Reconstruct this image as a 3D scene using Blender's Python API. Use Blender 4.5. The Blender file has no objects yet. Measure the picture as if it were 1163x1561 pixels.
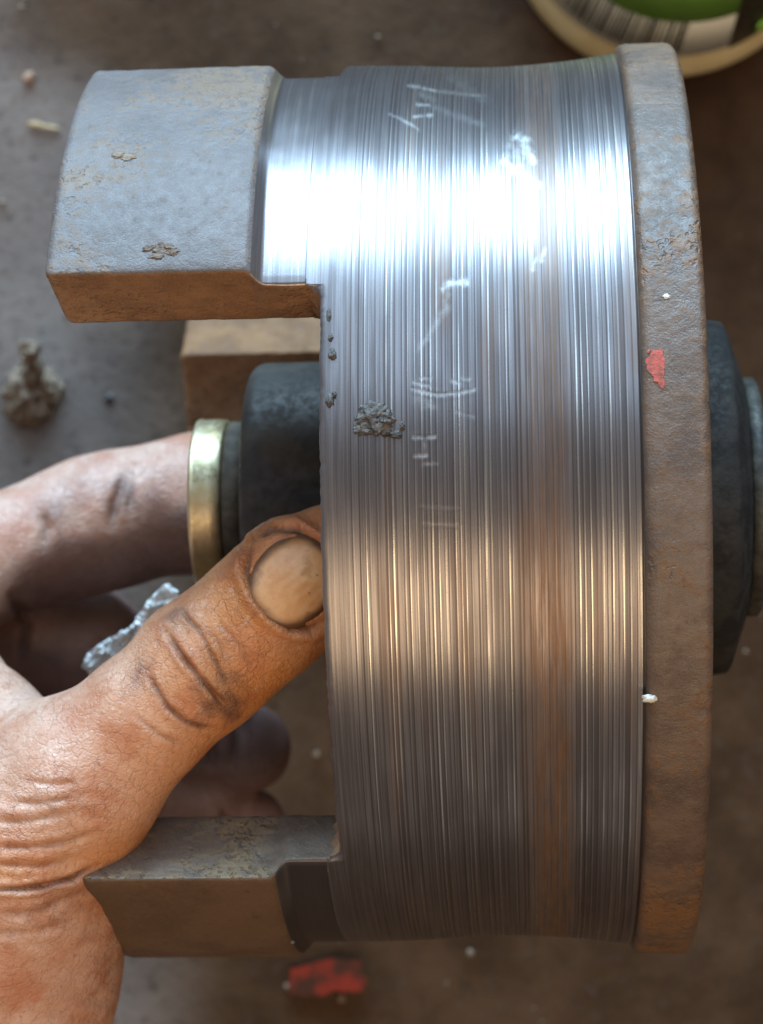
import bpy, bmesh, math, random
import numpy as np
from mathutils import Vector, Matrix, noise as mnoise

# ------------------------------------------------------------------ camera, world, light
S = bpy.context.scene
C = S.collection
F = 3258.0                     # focal length in photograph pixels
H = 0.375                      # camera height above the drum's axis, metres
GZ = -0.150                    # ground level
cam = bpy.data.cameras.new('camera')
cam.sensor_fit = 'VERTICAL'
cam.sensor_height = 24.0
cam.lens = 24.0 * F / 1561.0
cam.clip_start, cam.clip_end = 0.01, 100.0
cam.dof.use_dof = True
cam.dof.focus_distance = 0.306
cam.dof.aperture_fstop = 17.0
camo = bpy.data.objects.new('camera', cam)
camo.location = (0, 0, H)
C.objects.link(camo)
S.camera = camo

W = bpy.data.worlds.new('World')
S.world = W
W.use_nodes = True
bg = W.node_tree.nodes['Background']
bg.inputs['Color'].default_value = (0.92, 0.80, 0.70, 1)
bg.inputs['Strength'].default_value = 0.24

def area(name, loc, aim, sx, sy, watts, col):
    l = bpy.data.lights.new(name, 'AREA')
    l.shape = 'RECTANGLE'
    l.size, l.size_y, l.energy, l.color = sx, sy, watts, col
    o = bpy.data.objects.new(name, l)
    o.location = loc
    o.rotation_euler = (Vector(aim) - Vector(loc)).to_track_quat('-Z', 'Y').to_euler()
    C.objects.link(o)
    return o
# the open doorway ahead (cool sky) and the warm lamp behind the photographer
area('doorway_light', (-0.15, 1.5, 0.36), (-0.05, 0, 0.22), 1.7, 0.68, 72.0, (0.48, 0.76, 1.0))
# broad cool sky fill, added unseen to spread blue over drum and hand
area('sky_fill_light', (0.0, 1.15, 1.35), (0, 0, 0), 2.2, 1.1, 15.0, (0.52, 0.76, 1.0))
area('work_lamp', (0.06, -0.46, 1.00), (0, 0, 0), 1.00, 0.52, 5.0, (1.0, 0.72, 0.42))

S.view_settings.view_transform = 'Standard'
S.view_settings.look = 'None'
S.view_settings.exposure = 0.22
S.view_settings.gamma = 1.0

# ------------------------------------------------------------------ helpers
rnd = random.Random(7)
def P(px, py, z):
    """the point at height z that the camera sees at photograph pixel (px, py)"""
    s = (H - z) / F
    return Vector(((px - 581.5) * s, -(py - 780.5) * s, z))

def link(name, me, mats=(), parent=None, smooth=True):
    o = bpy.data.objects.new(name, me)
    C.objects.link(o)
    for m in (mats if isinstance(mats, (list, tuple)) else [mats]):
        me.materials.append(m)
    if smooth:
        me.polygons.foreach_set('use_smooth', [True] * len(me.polygons))
    if parent:
        o.parent = parent
    return o

def mesh(name, verts, faces):
    me = bpy.data.meshes.new(name)
    me.from_pydata([tuple(v) for v in verts], [], [tuple(f) for f in faces])
    me.update()
    return me

def tag(o, label, cat, group=None, kind=None):
    o['label'] = label
    o['category'] = cat
    if group: o['group'] = group
    if kind: o['kind'] = kind
    return o

def empty(name, loc):
    o = bpy.data.objects.new(name, None)
    o.location = loc
    o.empty_display_size = 0.02
    C.objects.link(o)
    return o

def lathe_x(name, prof, n, mats, parent, wob=0.0):
    """closed or open profile [(x, r)] turned about the X axis; phi = 0 faces +Z, grows towards +Y"""
    V, Fc = [], []
    m = len(prof)
    for i in range(n):
        a = 2 * math.pi * i / n
        for (x, r) in prof:
            V.append((x, r * math.sin(a), r * math.cos(a)))
    for i in range(n):
        j = (i + 1) % n
        for k in range(m - 1):
            Fc.append((i * m + k, i * m + k + 1, j * m + k + 1, j * m + k))
    me = mesh(name, V, Fc)
    o = link(name, me, mats, parent)
    fix_normals(me)
    return o

def fix_normals(me):
    bm = bmesh.new(); bm.from_mesh(me)
    bmesh.ops.recalc_face_normals(bm, faces=bm.faces)
    bm.to_mesh(me); bm.free()

# ------------------------------------------------------------------ node material helpers
class NT:
    def __init__(self, name):
        self.m = bpy.data.materials.new(name)
        self.m.use_nodes = True
        self.t = self.m.node_tree
        self.b = self.t.nodes['Principled BSDF']
    def n(self, typ, **kw):
        nd = self.t.nodes.new(typ)
        for k, v in kw.items():
            setattr(nd, k, v)
        return nd
    def set(self, sock, v):
        if isinstance(v, bpy.types.NodeSocket):
            self.t.links.new(v, sock)
        elif isinstance(v, (tuple, list)) and len(v) == 3 and sock.type == 'RGBA':
            sock.default_value = (*v, 1)
        else:
            sock.default_value = v
    def math(self, op, a, b=0.0, c=None, clamp=False):
        nd = self.n('ShaderNodeMath', operation=op, use_clamp=clamp)
        self.set(nd.inputs[0], a); self.set(nd.inputs[1], b)
        if c is not None: self.set(nd.inputs[2], c)
        return nd.outputs[0]
    def mix(self, f, a, b, blend='MIX'):
        nd = self.n('ShaderNodeMix', data_type='RGBA', blend_type=blend)
        self.set(nd.inputs['Factor'], f)
        self.set(nd.inputs[6], a); self.set(nd.inputs[7], b)
        return nd.outputs[2]
    def lerp(self, f, a, b):
        nd = self.n('ShaderNodeMix', data_type='FLOAT')
        self.set(nd.inputs['Factor'], f)
        self.set(nd.inputs[2], a); self.set(nd.inputs[3], b)
        return nd.outputs[0]
    def step(self, v, lo, hi, a=0.0, b=1.0):
        nd = self.n('ShaderNodeMapRange', interpolation_type='SMOOTHSTEP')
        self.set(nd.inputs[0], v)
        for i, q in enumerate((lo, hi, a, b)): self.set(nd.inputs[1 + i], q)
        return nd.outputs[0]
    def coord(self):
        return self.n('ShaderNodeTexCoord').outputs['Object']
    def xyz(self, v):
        nd = self.n('ShaderNodeSeparateXYZ'); self.set(nd.inputs[0], v)
        return nd.outputs
    def vec(self, x, y, z):
        nd = self.n('ShaderNodeCombineXYZ')
        for i, q in enumerate((x, y, z)): self.set(nd.inputs[i], q)
        return nd.outputs[0]
    def noise(self, vec, scale, detail=3, rough=0.55, dist=0.0):
        nd = self.n('ShaderNodeTexNoise')
        self.set(nd.inputs['Vector'], vec)
        nd.inputs['Scale'].default_value = scale
        nd.inputs['Detail'].default_value = detail
        nd.inputs['Roughness'].default_value = rough
        nd.inputs['Distortion'].default_value = dist
        return nd.outputs['Fac']
    def voro(self, vec, scale, feature='F1'):
        nd = self.n('ShaderNodeTexVoronoi', feature=feature)
        self.set(nd.inputs['Vector'], vec)
        nd.inputs['Scale'].default_value = scale
        return nd.outputs['Distance']
    def bump(self, h, dist, strength=1.0, normal=None):
        nd = self.n('ShaderNodeBump')
        nd.inputs['Strength'].default_value = strength
        nd.inputs['Distance'].default_value = dist
        self.set(nd.inputs['Height'], h)
        if normal is not None: self.set(nd.inputs['Normal'], normal)
        return nd.outputs['Normal']
    def attr(self, name):
        return self.n('ShaderNodeAttribute', attribute_name=name).outputs['Fac']
    def out(self, color=None, rough=None, metal=None, normal=None, **kw):
        if color is not None: self.set(self.b.inputs['Base Color'], color)
        if rough is not None: self.set(self.b.inputs['Roughness'], rough)
        if metal is not None: self.set(self.b.inputs['Metallic'], metal)
        if normal is not None: self.set(self.b.inputs['Normal'], normal)
        for k, v in kw.items(): self.set(self.b.inputs[k.replace('_', ' ')], v)
        return self.m

R = 0.075                      # drum radius at the worn track

def mat_track():
    t = NT('worn_steel_track')
    o = t.coord(); x, y, z = t.xyz(o)
    ang = t.math('ARCTAN2', y, z)
    arc = t.math('MULTIPLY', ang, 0.075)
    wav = t.noise(t.vec(x, arc, 0.0), 60, 2)
    # turning marks: noise stretched round the drum
    s1 = t.noise(t.vec(t.math('MULTIPLY', x, 1.0), t.math('MULTIPLY', arc, 0.020), 0.0), 1150, 3, 0.65)
    s2 = t.noise(t.vec(x, t.math('MULTIPLY', arc, 0.010), 3.1), 3200, 2, 0.6)
    s3 = t.noise(t.vec(x, t.math('MULTIPLY', arc, 0.08), 7.7), 260, 2, 0.5)
    grain = t.noise(o, 5200, 2)
    xr = t.math('DIVIDE', x, R)
    tone = t.attr('tone')
    line = t.step(t.math('ADD', t.math('MULTIPLY', s1, 0.6), t.math('MULTIPLY', s2, 0.4)), 0.44, 0.62)
    # zone of grooves (dark oil and oxide lies between the polished ridges)
    zone = t.math('MULTIPLY', t.step(xr, -0.02, 0.03), 1.0)
    patch = t.step(t.noise(t.vec(x, t.math('MULTIPLY', arc, 0.35), 0.0), 95, 3), 0.36, 0.62)
    keep = t.math('MULTIPLY', tone, t.lerp(patch, 0.70, 1.10))
    keep = t.math('MULTIPLY', keep, t.lerp(line, 0.60, 1.15), clamp=True)
    keep = t.math('MULTIPLY', keep, t.step(grain, 0.25, 0.5, 0.8, 1.0))
    steel = t.mix(t.step(keep, 0.0, 0.42), (0.105, 0.090, 0.090), (0.270, 0.248, 0.256))
    steel = t.mix(t.step(keep, 0.42, 0.95), steel, (0.66, 0.64, 0.60))
    sc = t.math('MULTIPLY', t.attr('scuff'), t.step(grain, 0.3, 0.55, 0.55, 1.0), clamp=True)
    steel = t.mix(t.math('MULTIPLY', sc, 0.8), steel, (0.60, 0.60, 0.59))
    # rust worn into a band
    xw = t.math('ADD', xr, t.math('MULTIPLY', t.math('SUBTRACT', wav, 0.5), 0.03))
    b1 = t.math('MULTIPLY', t.step(xw, 0.300, 0.365), t.step(xw, 0.395, 0.432, 1.0, 0.0))
    rn = t.noise(t.vec(x, t.math('MULTIPLY', arc, 0.03), 5.0), 1900, 3, 0.65)
    rust_f = t.math('MULTIPLY', b1, t.step(rn, 0.36, 0.60, 0.30, 1.0))
    rust_f = t.math('MULTIPLY', rust_f, t.step(t.math('ADD', arc, t.math('MULTIPLY', wav, 0.03)), 0.055, -0.025, 0.5, 1.0))
    rust_f = t.math('MAXIMUM', rust_f, t.math('MULTIPLY', t.step(s3, 0.56, 0.70), t.math('MULTIPLY', zone, 0.35)))
    rust_f = t.math('MULTIPLY', rust_f, t.step(keep, 0.35, 0.85, 1.0, 0.25))
    rust_f = t.math('MULTIPLY', rust_f, t.math('SUBTRACT', 1.0, sc))
    rust_f = t.math('MULTIPLY', rust_f, t.step(grain, 0.25, 0.5, 0.6, 1.0))
    rust = t.mix(t.noise(t.vec(x, t.math('MULTIPLY', arc, 0.2), 1.0), 900, 3), (0.095, 0.062, 0.048), (0.30, 0.155, 0.075))
    col = t.mix(rust_f, steel, rust)
    rough = t.lerp(keep, 0.42, 0.27)
    rough = t.lerp(zone, t.step(wav, 0.3, 0.7, 0.34, 0.42), rough)
    rough = t.lerp(rust_f, rough, 0.50)
    rough = t.lerp(sc, rough, 0.52)
    metal = t.lerp(rust_f, t.lerp(keep, 0.8, 1.0), 0.55)
    h = t.math('ADD', t.math('MULTIPLY', s2, t.lerp(zone, 0.3, 1.0)), t.math('MULTIPLY', grain, 0.20))
    nrm = t.bump(h, 0.00012, 0.5)
    tan = t.n('ShaderNodeTangent', direction_type='RADIAL', axis='X').outputs[0]
    return t.out(col, rough, metal, nrm, Specular_IOR_Level=0.4, Anisotropic=0.75, Anisotropic_Rotation=0.25, Tangent=tan)

def mat_rust(name, c_dark, c_mid, c_pale, pale=(0.50, 0.72), rough=(0.52, 0.8), bumpd=0.0007, scale=1.0, spec=0.35, PITS=0.5):
    t = NT(name)
    o = t.coord()
    n1 = t.noise(o, 70 * scale, 5, 0.6)
    n2 = t.noise(o, 420 * scale, 4, 0.6)
    n3 = t.noise(o, 2400 * scale, 3)
    warp = t.n('ShaderNodeVectorMath', operation='ADD'); t.set(warp.inputs[0], o)
    wn = t.n('ShaderNodeTexNoise'); t.set(wn.inputs['Vector'], o); wn.inputs['Scale'].default_value = 500
    ws = t.n('ShaderNodeVectorMath', operation='SCALE'); t.set(ws.inputs[0], wn.outputs['Color']); ws.inputs['Scale'].default_value = 0.004
    t.set(warp.inputs[1], ws.outputs[0])
    pit = t.voro(warp.outputs[0], 520 * scale)
    n4 = t.noise(o, 38 * scale, 3)
    c = t.mix(t.step(n1, 0.38, 0.62), c_dark, c_mid)
    c = t.mix(t.step(t.math('ADD', t.math('MULTIPLY', n2, 0.5), t.math('MULTIPLY', n4, 0.5)), *pale), c, c_pale)
    c = t.mix(t.math('MULTIPLY', t.step(n2, 0.58, 0.72), 0.55), c, tuple(q * 0.45 for q in c_dark))
    c = t.mix(t.step(n3, 0.3, 0.75, 0.0, 0.35), c, tuple(min(1, q * 1.5) for q in c_mid))
    r = t.step(n2, 0.3, 0.7, *rough)
    mask = t.step(n4, 0.44, 0.60)
    h = t.math('ADD', t.math('MULTIPLY', n2, 0.55), t.math('MULTIPLY', n3, 0.22))
    h = t.math('ADD', h, t.math('MULTIPLY', t.math('MULTIPLY', t.step(pit, 0.10, 0.5), mask), PITS))
    nrm = t.bump(h, bumpd, 0.8)
    return t.out(c, r, 0.0, nrm, Specular_IOR_Level=spec)

M_track = mat_track()
M_scale = mat_rust('grey_mill_scale', (0.100, 0.078, 0.072), (0.128, 0.102, 0.096), (0.180, 0.112, 0.068), pale=(0.46, 0.60), rough=(0.46, 0.60), spec=0.45, PITS=0.4, bumpd=0.0005, scale=1.4)
M_brown = mat_rust('brown_oxide', (0.082, 0.047, 0.028), (0.112, 0.066, 0.039), (0.145, 0.080, 0.038), rough=(0.5, 0.7), spec=0.3, PITS=0.15, bumpd=0.0003)
M_flange = mat_rust('pitted_rusty_rim', (0.070, 0.043, 0.031), (0.125, 0.077, 0.052), (0.175, 0.078, 0.026), pale=(0.46, 0.60), rough=(0.36, 0.62), spec=0.55, PITS=0.5, bumpd=0.0005, scale=1.6)
M_cut = mat_rust('rusty_cut_face', (0.165, 0.085, 0.045), (0.255, 0.135, 0.070), (0.30, 0.20, 0.125), pale=(0.52, 0.70), rough=(0.55, 0.8), spec=0.3, scale=1.3)
M_crust = mat_rust('crusted_grey_cut_face', (0.100, 0.068, 0.048), (0.155, 0.110, 0.082), (0.23, 0.145, 0.072), pale=(0.46, 0.60), rough=(0.4, 0.7), spec=0.5, PITS=0.9, bumpd=0.0009, scale=1.5)
M_inner = mat_rust('rusty_inner_face', (0.13, 0.065, 0.035), (0.22, 0.11, 0.05), (0.27, 0.16, 0.09), rough=(0.6, 0.85), spec=0.25)

def mat_simple(name, c1, c2, rough, metal=0.0, scale=300, bumpd=0.0002, spec=0.5, lohi=(0.35, 0.65)):
    t = NT(name)
    o = t.coord()
    a = t.noise(o, scale, 4, 0.6)
    b = t.noise(o, scale * 6, 3, 0.6)
    c = t.mix(t.step(a, *lohi), c1, c2)
    h = t.math('ADD', t.math('MULTIPLY', a, 0.6), t.math('MULTIPLY', b, 0.4))
    return t.out(c, t.step(b, 0.3, 0.7, rough * 0.8, min(1, rough * 1.2)), metal, t.bump(h, bumpd, 0.7), Specular_IOR_Level=spec)

M_rubber = mat_simple('black_rubber', (0.020, 0.017, 0.016), (0.046, 0.036, 0.027), 0.60, scale=120)
M_hub = mat_simple('oily_black_hub', (0.014, 0.013, 0.012), (0.032, 0.029, 0.027), 0.75, scale=180, bumpd=0.0005, spec=0.22)
M_ring = mat_simple('brassy_ring', (0.52, 0.41, 0.22), (0.66, 0.56, 0.38), 0.42, 1.0, 240, 0.00010)
M_grime = mat_simple('dried_grease', (0.040, 0.032, 0.028), (0.110, 0.092, 0.080), 0.55, scale=900, bumpd=0.0005)
M_crumb = mat_simple('dry_mud', (0.16, 0.105, 0.070), (0.27, 0.19, 0.13), 0.75, scale=900, bumpd=0.0004)
M_fleck = mat_simple('brown_fleck', (0.09, 0.06, 0.045), (0.20, 0.14, 0.10), 0.7, scale=1200, bumpd=0.0004)
M_red = mat_simple('red_paint', (0.22, 0.050, 0.030), (0.50, 0.075, 0.045), 0.5, scale=900)
M_white = mat_simple('white_chip', (0.62, 0.60, 0.54), (0.78, 0.76, 0.70), 0.5, scale=900)
M_smear = mat_simple('pale_metal_smear', (0.24, 0.245, 0.25), (0.46, 0.465, 0.47), 0.42, 1.0, 2200, 0.0004)
M_burr = mat_simple('bright_burr', (0.20, 0.20, 0.20), (0.34, 0.34, 0.33), 0.5, 1.0, 2500, 0.0002)

# ------------------------------------------------------------------ ground
def mat_ground():
    t = NT('oily_earth_floor')
    o = t.coord(); x, y, z = t.xyz(o)
    n1 = t.noise(o, 9, 4, 0.6)
    n2 = t.noise(o, 45, 4, 0.6)
    n3 = t.noise(o, 260, 4, 0.6)
    n4 = t.noise(o, 1100, 2)
    c = t.mix(t.step(n2, 0.30, 0.70), (0.040, 0.0195, 0.0095), (0.080, 0.043, 0.023))
    # a swept, dusty grey slab on one side, oil-soaked earth on the other
    edge = t.math('ADD', x, t.math('MULTIPLY', t.math('SUBTRACT', n1, 0.5), 0.05))
    edge = t.math('ADD', edge, t.math('MULTIPLY', t.step(y, 0.085, 0.125), 0.035))
    dusty = t.step(edge, -0.035, -0.075)
    dust = t.mix(t.step(n2, 0.3, 0.7), (0.155, 0.122, 0.108), (0.215, 0.170, 0.148))
    c = t.mix(dusty, c, dust)
    c = t.mix(t.math('MULTIPLY', t.step(n3, 0.55, 0.72), 0.5), c, (0.075, 0.052, 0.038))
    c = t.mix(t.math('MULTIPLY', t.step(n3, 0.45, 0.28), 0.5), c, (0.022, 0.016, 0.013))
    h = t.math('ADD', t.math('MULTIPLY', n3, 0.7), t.math('MULTIPLY', n4, 0.3))
    return t.out(c, t.step(n3, 0.3, 0.7, 0.5, 0.75), 0.0, t.bump(h, 0.001, 0.5), Specular_IOR_Level=0.10)
M_ground = mat_ground()
nx = 60
V = []; Fc = []
for i in range(nx + 1):
    for j in range(nx + 1):
        # finer in the middle, reaching 4 m either way
        u = (i / nx * 2 - 1); v = (j / nx * 2 - 1)
        X = math.copysign(abs(u) ** 3 * 4.0 + abs(u) * 0.15, u); Y = math.copysign(abs(v) ** 3 * 4.0 + abs(v) * 0.15, v)
        zz = GZ + 0.0022 * (mnoise.noise((X * 14, Y * 14, 0.3)) + 0.5 * mnoise.noise((X * 45, Y * 45, 1.3)))
        V.append((X, Y, zz))
for i in range(nx):
    for j in range(nx):
        a = i * (nx + 1) + j
        Fc.append((a, a + nx + 1, a + nx + 2, a + 1))
g = link('ground', mesh('ground', V, Fc), M_ground)
g['kind'] = 'structure'

# ------------------------------------------------------------------ the drum
drum = empty('clutch_drum', (0.0, 0.00142, 0.0))
drum.rotation_euler = (Matrix.Rotation(math.radians(1.07), 3, 'Z') @ Matrix.Rotation(math.radians(-3.68), 3, 'Y')).to_euler()
tag(drum, 'worn steel drum with ribbed polished track, rusty rim and square claws', 'drum')

Xn, Xf, Xr, Xl = -0.0510 * R, 0.553 * R, 0.677 * R, -0.584 * R
RI = 0.83 * R
XB = Xn - 0.0022               # where the prongs start
D2R = math.radians
PRONGS = [(25.5, 26.5, 66, 66, 'upper'), (-88, -88, -46.5, -52, 'lower'), (148, 150, 190, 190, 'rear')]

def track_r(x):
    """outer radius of the worn track, shallow hollow"""
    u = x / R
    return R * (1.004 - 0.012 * math.exp(-((u - 0.28) / 0.17) ** 2) + 0.012 * max(0, (u - 0.40) / 0.16) ** 2)

# rings the wear has turned into the track: (start, groove width, ridge width, pitch, depth, tones)
gr = []
x = Xn + 0.0008
while x < Xf - 0.0004:
    u = x / R
    smooth = u < 0.004
    rusty = 0.305 < u < 0.425
    pitch = rnd.uniform(0.00050, 0.00105)
    wg, wr = rnd.uniform(0.00014, 0.00028), rnd.uniform(0.00012, 0.00026)
    dp = rnd.uniform(0.000008, 0.000026) * (0.15 if smooth else 1)
    tg = 0.36 if smooth else rnd.uniform(0.0, 0.22)
    tr = 0.42 if smooth else rnd.choice((0.55, 0.8, 1.0, 1.0)) * (0.6 if rusty else 1)
    tf = 0.38 if smooth else rnd.uniform(0.24, 0.46)
    if u > 0.532: tf, tr = 0.8, 1.0
    gr.append((x, wg, wr, pitch, dp, tg, tr, tf)); x += pitch
def groove(x):
    for (a, wg, wr, p, d, tg, tr, tf) in gr:
        if a <= x < a + p:
            o = x - a
            if o < wg: return -d * (0.5 - 0.5 * math.cos(2 * math.pi * o / wg)), tg + (tf - tg) * abs(o / wg - 0.5) * 0.8
            if o < wg + wr: return 0.000018 * math.sin(math.pi * (o - wg) / wr), tr
            return 0.0, tf
    return 0.0, 0.4
prof = [(Xn, RI), (Xn, RI + 0.003), (Xn, RI + 0.008), (Xn, R * 1.003 - 0.0009), (Xn + 0.00012, R * 1.003 - 0.0004), (Xn + 0.0004, R * 1.003 - 0.0001)]
ptone = [0.5] * 6
N_left = len(prof)
x = Xn + 0.0009
while x < Xf - 0.0005:
    dr, tn = groove(x)
    prof.append((x, track_r(x) + dr)); ptone.append(tn)
    x += 0.00008
rf = R * 1.034
prof += [(Xf - 0.0004, track_r(Xf) - 0.0001), (Xf - 0.0002, track_r(Xf) - 0.0005), (Xf, track_r(Xf) - 0.0005), (Xf + 0.00005, rf - 0.0013),
         (Xf + 0.0003, rf - 0.0006), (Xf + 0.0008, rf - 0.0002), (Xf + 0.0016, rf)]
nf0 = len(prof) - 5
for k in range(1, 26):
    prof.append((Xf + 0.0016 + (Xr - 0.0014 - Xf - 0.0016) * k / 25, rf))
for k in range(1, 9):
    a = k / 8 * math.pi / 2
    prof.append((Xr - 0.0014 + 0.0014 * math.sin(a), rf - 0.0014 * (1 - math.cos(a))))
nf1 = len(prof) - 1
prof += [(Xr, R * 0.9), (Xr, 0.40 * R), (Xr - 0.002, 0.25 * R), (0.45 * R, 0.25 * R), (0.45 * R, 0.5 * R), (0.45 * R, RI - 0.004), (0.44 * R, RI - 0.001), (0.42 * R, RI)]
for k in range(1, 6):
    prof.append((0.42 * R + (Xn - 0.42 * R) * k / 6, RI))

angs = set(round(k * 2.0, 3) % 360 for k in range(180)) | set(round(-64 + k * 0.2, 3) % 360 for k in range(641))
for c_ in (24.5, 66, -46, -50, -88):
    angs |= set(round(c_ - 4 + 0.2 * k, 3) % 360 for k in range(41))
angs = [math.radians(a) for a in sorted(angs)]
def in_prong(deg, r):
    """signed degrees inside (+) the nearest prong at radius r"""
    best = -999
    t = min(1, max(0, (r - RI) / (R * 1.0035 - RI)))
    for (o0, i0, o1, i1, _) in [(p[0], p[1], p[2], p[3], 0) for p in PRONGS]:
        a0 = i0 + (o0 - 0.9 - i0) * t; a1 = i1 + (o1 + 0.9 - i1) * t
        for sh in (-360, 0, 360):
            best = max(best, min(deg + sh - a0, a1 - deg - sh))
    return best
V, Fc, mi = [], [], []
m = len(prof)
FR = 0.0024
for i, a in enumerate(angs):
    deg = math.degrees(a)
    if deg > 180: deg -= 360
    jag = 0.00022 * mnoise.noise((deg * 0.35, 3.0, 1.0)) + 0.00012 * mnoise.noise((deg * 1.3, 5.0, 1.0))
    for k, (px_, r) in enumerate(prof):
        w = max(0.0, 1 - (px_ - Xn) / 0.0012) if px_ - Xn < 0.0012 else 0.0
        if w > 0:
            dd = in_prong(deg, r)
            arc = -dd * D2R(1) * r          # metres outside the prong
            if arc <= 0: sh = Xn - XB
            elif arc < FR: sh = (Xn - XB) * (1 - math.sqrt(max(0, 1 - ((FR - arc) / FR) ** 2)))
            else: sh = 0
            lump = jag * (1 if arc > 0.0004 else 0)
            if arc <= 0 and N_left - 3 <= k < N_left: px_, r = Xn, R * 1.0035
            px_ = px_ - sh * w - lump * w
        rr = r
        if nf0 <= k <= nf1:
            rr += 0.00007 * mnoise.noise((deg * 0.5, px_ * 300, 2.0)) + 0.00020 * mnoise.noise((deg * 0.04, 1, 2.0))
        V.append((px_, rr * math.sin(a), rr * math.cos(a)))
n = len(angs)
for i in range(n):
    j = (i + 1) % n
    for k in range(m):
        k2 = (k + 1) % m
        Fc.append((i * m + k, j * m + k, j * m + k2, i * m + k2))
        mi.append(3 if k < 3 else (0 if k < nf0 else (1 if k <= nf1 else 2)))
me = mesh('drum_body', V, Fc)
body = link('drum_body', me, [M_track, M_flange, M_inner, M_cut], drum)
me.polygons.foreach_set('material_index', mi)
fix_normals(me)
at_ = me.attributes.new('tone', 'FLOAT', 'POINT')
ptone += [0.12] * (len(prof) - len(ptone))
at_.data.foreach_set('value', ptone * len(angs))
# wear marks rubbed and pressed into the track
bpy.context.view_layer.update()
drum_M = drum.matrix_world.copy()
bv = np.empty(len(me.vertices) * 3, np.float32); me.vertices.foreach_get('co', bv); bv = bv.reshape(-1, 3)
MW = np.array(drum_M); wv = bv @ MW[:3, :3].T + MW[:3, 3]
bx = 581.5 + wv[:, 0] * F / (H - wv[:, 2]); by = 780.5 - wv[:, 1] * F / (H - wv[:, 2])
scuff = np.zeros(len(bv)); dent = np.zeros(len(bv))
MARKS = [([(786, 208), (800, 212), (805, 235), (812, 246)], 7, 0.9, 0.0), ([(770, 246), (785, 262), (797, 268), (818, 284)], 6, 1.0, 0.01), ([(814, 288), (806, 310), (795, 332)], 5, 0.9, 0.0),
 ([(780, 225), (790, 250)], 9, 0.4, 0), ([(830, 380), (826, 398)], 3, 0.6, 0), ([(816, 395), (812, 410)], 3, 0.5, 0),
 ([(622, 130), (662, 138)], 2.6, 0.9, 0.01), ([(666, 139), (738, 147)], 3.0, 0.5, 0.005), ([(636, 159), (656, 161)], 2.6, 0.9, 0.01), ([(594, 174), (612, 182), (637, 197)], 2.6, 0.7, 0.01), ([(631, 178), (659, 176)], 3.0, 0.9, 0.01),
 ([(655, 162), (735, 190)], 5, 0.25, 0), ([(640, 142), (660, 152)], 5, 0.4, 0), ([(690, 120), (735, 150)], 8, 0.2, 0),
 ([(676, 440), (684, 432), (710, 430)], 5, 0.9, 0.01), ([(682, 445), (680, 470), (660, 500), (640, 530)], 4.5, 0.35, 0), 
 ([(629, 593), (650, 599), (672, 602), (700, 599), (724, 594)], 2.4, 1.0, 0.05), ([(631, 583), (655, 589)], 2.2, 0.7, 0.04), ([(640, 577), (657, 577)], 2.2, 0.6, 0.03), ([(690, 581), (702, 585)], 2.6, 0.8, 0.03), ([(704, 578), (716, 578)], 2.2, 0.6, 0.02),
 ([(640, 608), (656, 618)], 7, 0.4, 0), ([(694, 627), (722, 636)], 2.2, 0.5, 0.02),
 ([(630, 667), (663, 666)], 2.4, 0.8, 0.05), ([(631, 695), (651, 694)], 2.4, 0.9, 0.05), ([(643, 708), (667, 706)], 2.4, 0.7, 0.04), ([(647, 670), (648, 692)], 2.2, 0.4, 0.02),
 ([(640, 773), (699, 776)], 2.4, 0.18, 0.02), ([(645, 800), (698, 802)], 2.4, 0.2, 0.02)]
for pts_, w_, a_, d_ in MARKS:
    x0_, x1_ = min(p[0] for p in pts_) - 30, max(p[0] for p in pts_) + 30
    y0_, y1_ = min(p[1] for p in pts_) - 30, max(p[1] for p in pts_) + 30
    sel = np.where((bx > x0_) & (bx < x1_) & (by > y0_) & (by < y1_) & (wv[:, 2] > 0))[0]
    if not len(sel): continue
    nz = np.array([mnoise.noise((float(a) * 0.12, float(b) * 0.12, w_)) + 0.6 * mnoise.noise((float(a) * 0.4, float(b) * 0.25, w_)) for a, b in zip(bx[sel], by[sel])])
    best = np.full(len(sel), 1e9)
    for p, q in zip(pts_[:-1], pts_[1:]):
        ex, ey = q[0] - p[0], q[1] - p[1]
        t_ = np.clip(((bx[sel] - p[0]) * ex + (by[sel] - p[1]) * ey) / (ex * ex + ey * ey), 0, 1)
        best = np.minimum(best, np.hypot(bx[sel] - p[0] - t_ * ex, by[sel] - p[1] - t_ * ey))
    g_ = np.exp(-(best / (w_ * (1 + 0.5 * nz))) ** 2) * np.clip(0.85 + 0.6 * nz, 0, 1.2)
    scuff[sel] = np.maximum(scuff[sel], g_ * a_)
    dent[sel] += 0.5 * (-d_ * np.exp(-(best / w_) ** 2) + 0.4 * d_ * np.exp(-((best - 2 * w_) / w_) ** 2)) * 0.001
rn_ = np.stack([np.zeros(len(bv)), bv[:, 1], bv[:, 2]], 1); rn_ /= np.maximum(np.linalg.norm(rn_, axis=1), 1e-6)[:, None]
me.vertices.foreach_set('co', (bv + rn_ * dent[:, None]).astype(np.float32).reshape(-1))
at_ = me.attributes.new('scuff', 'FLOAT', 'POINT'); at_.data.foreach_set('value', scuff.astype(np.float32))
me.update()

def prong_r(x):
    s0, s1 = -0.196 * R, -0.160 * R
    u = min(1, max(0, (x - s0) / (s1 - s0)))
    u = u * u * (3 - 2 * u)
    return R * (1.036 + (1.0035 - 1.036) * u), u

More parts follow.
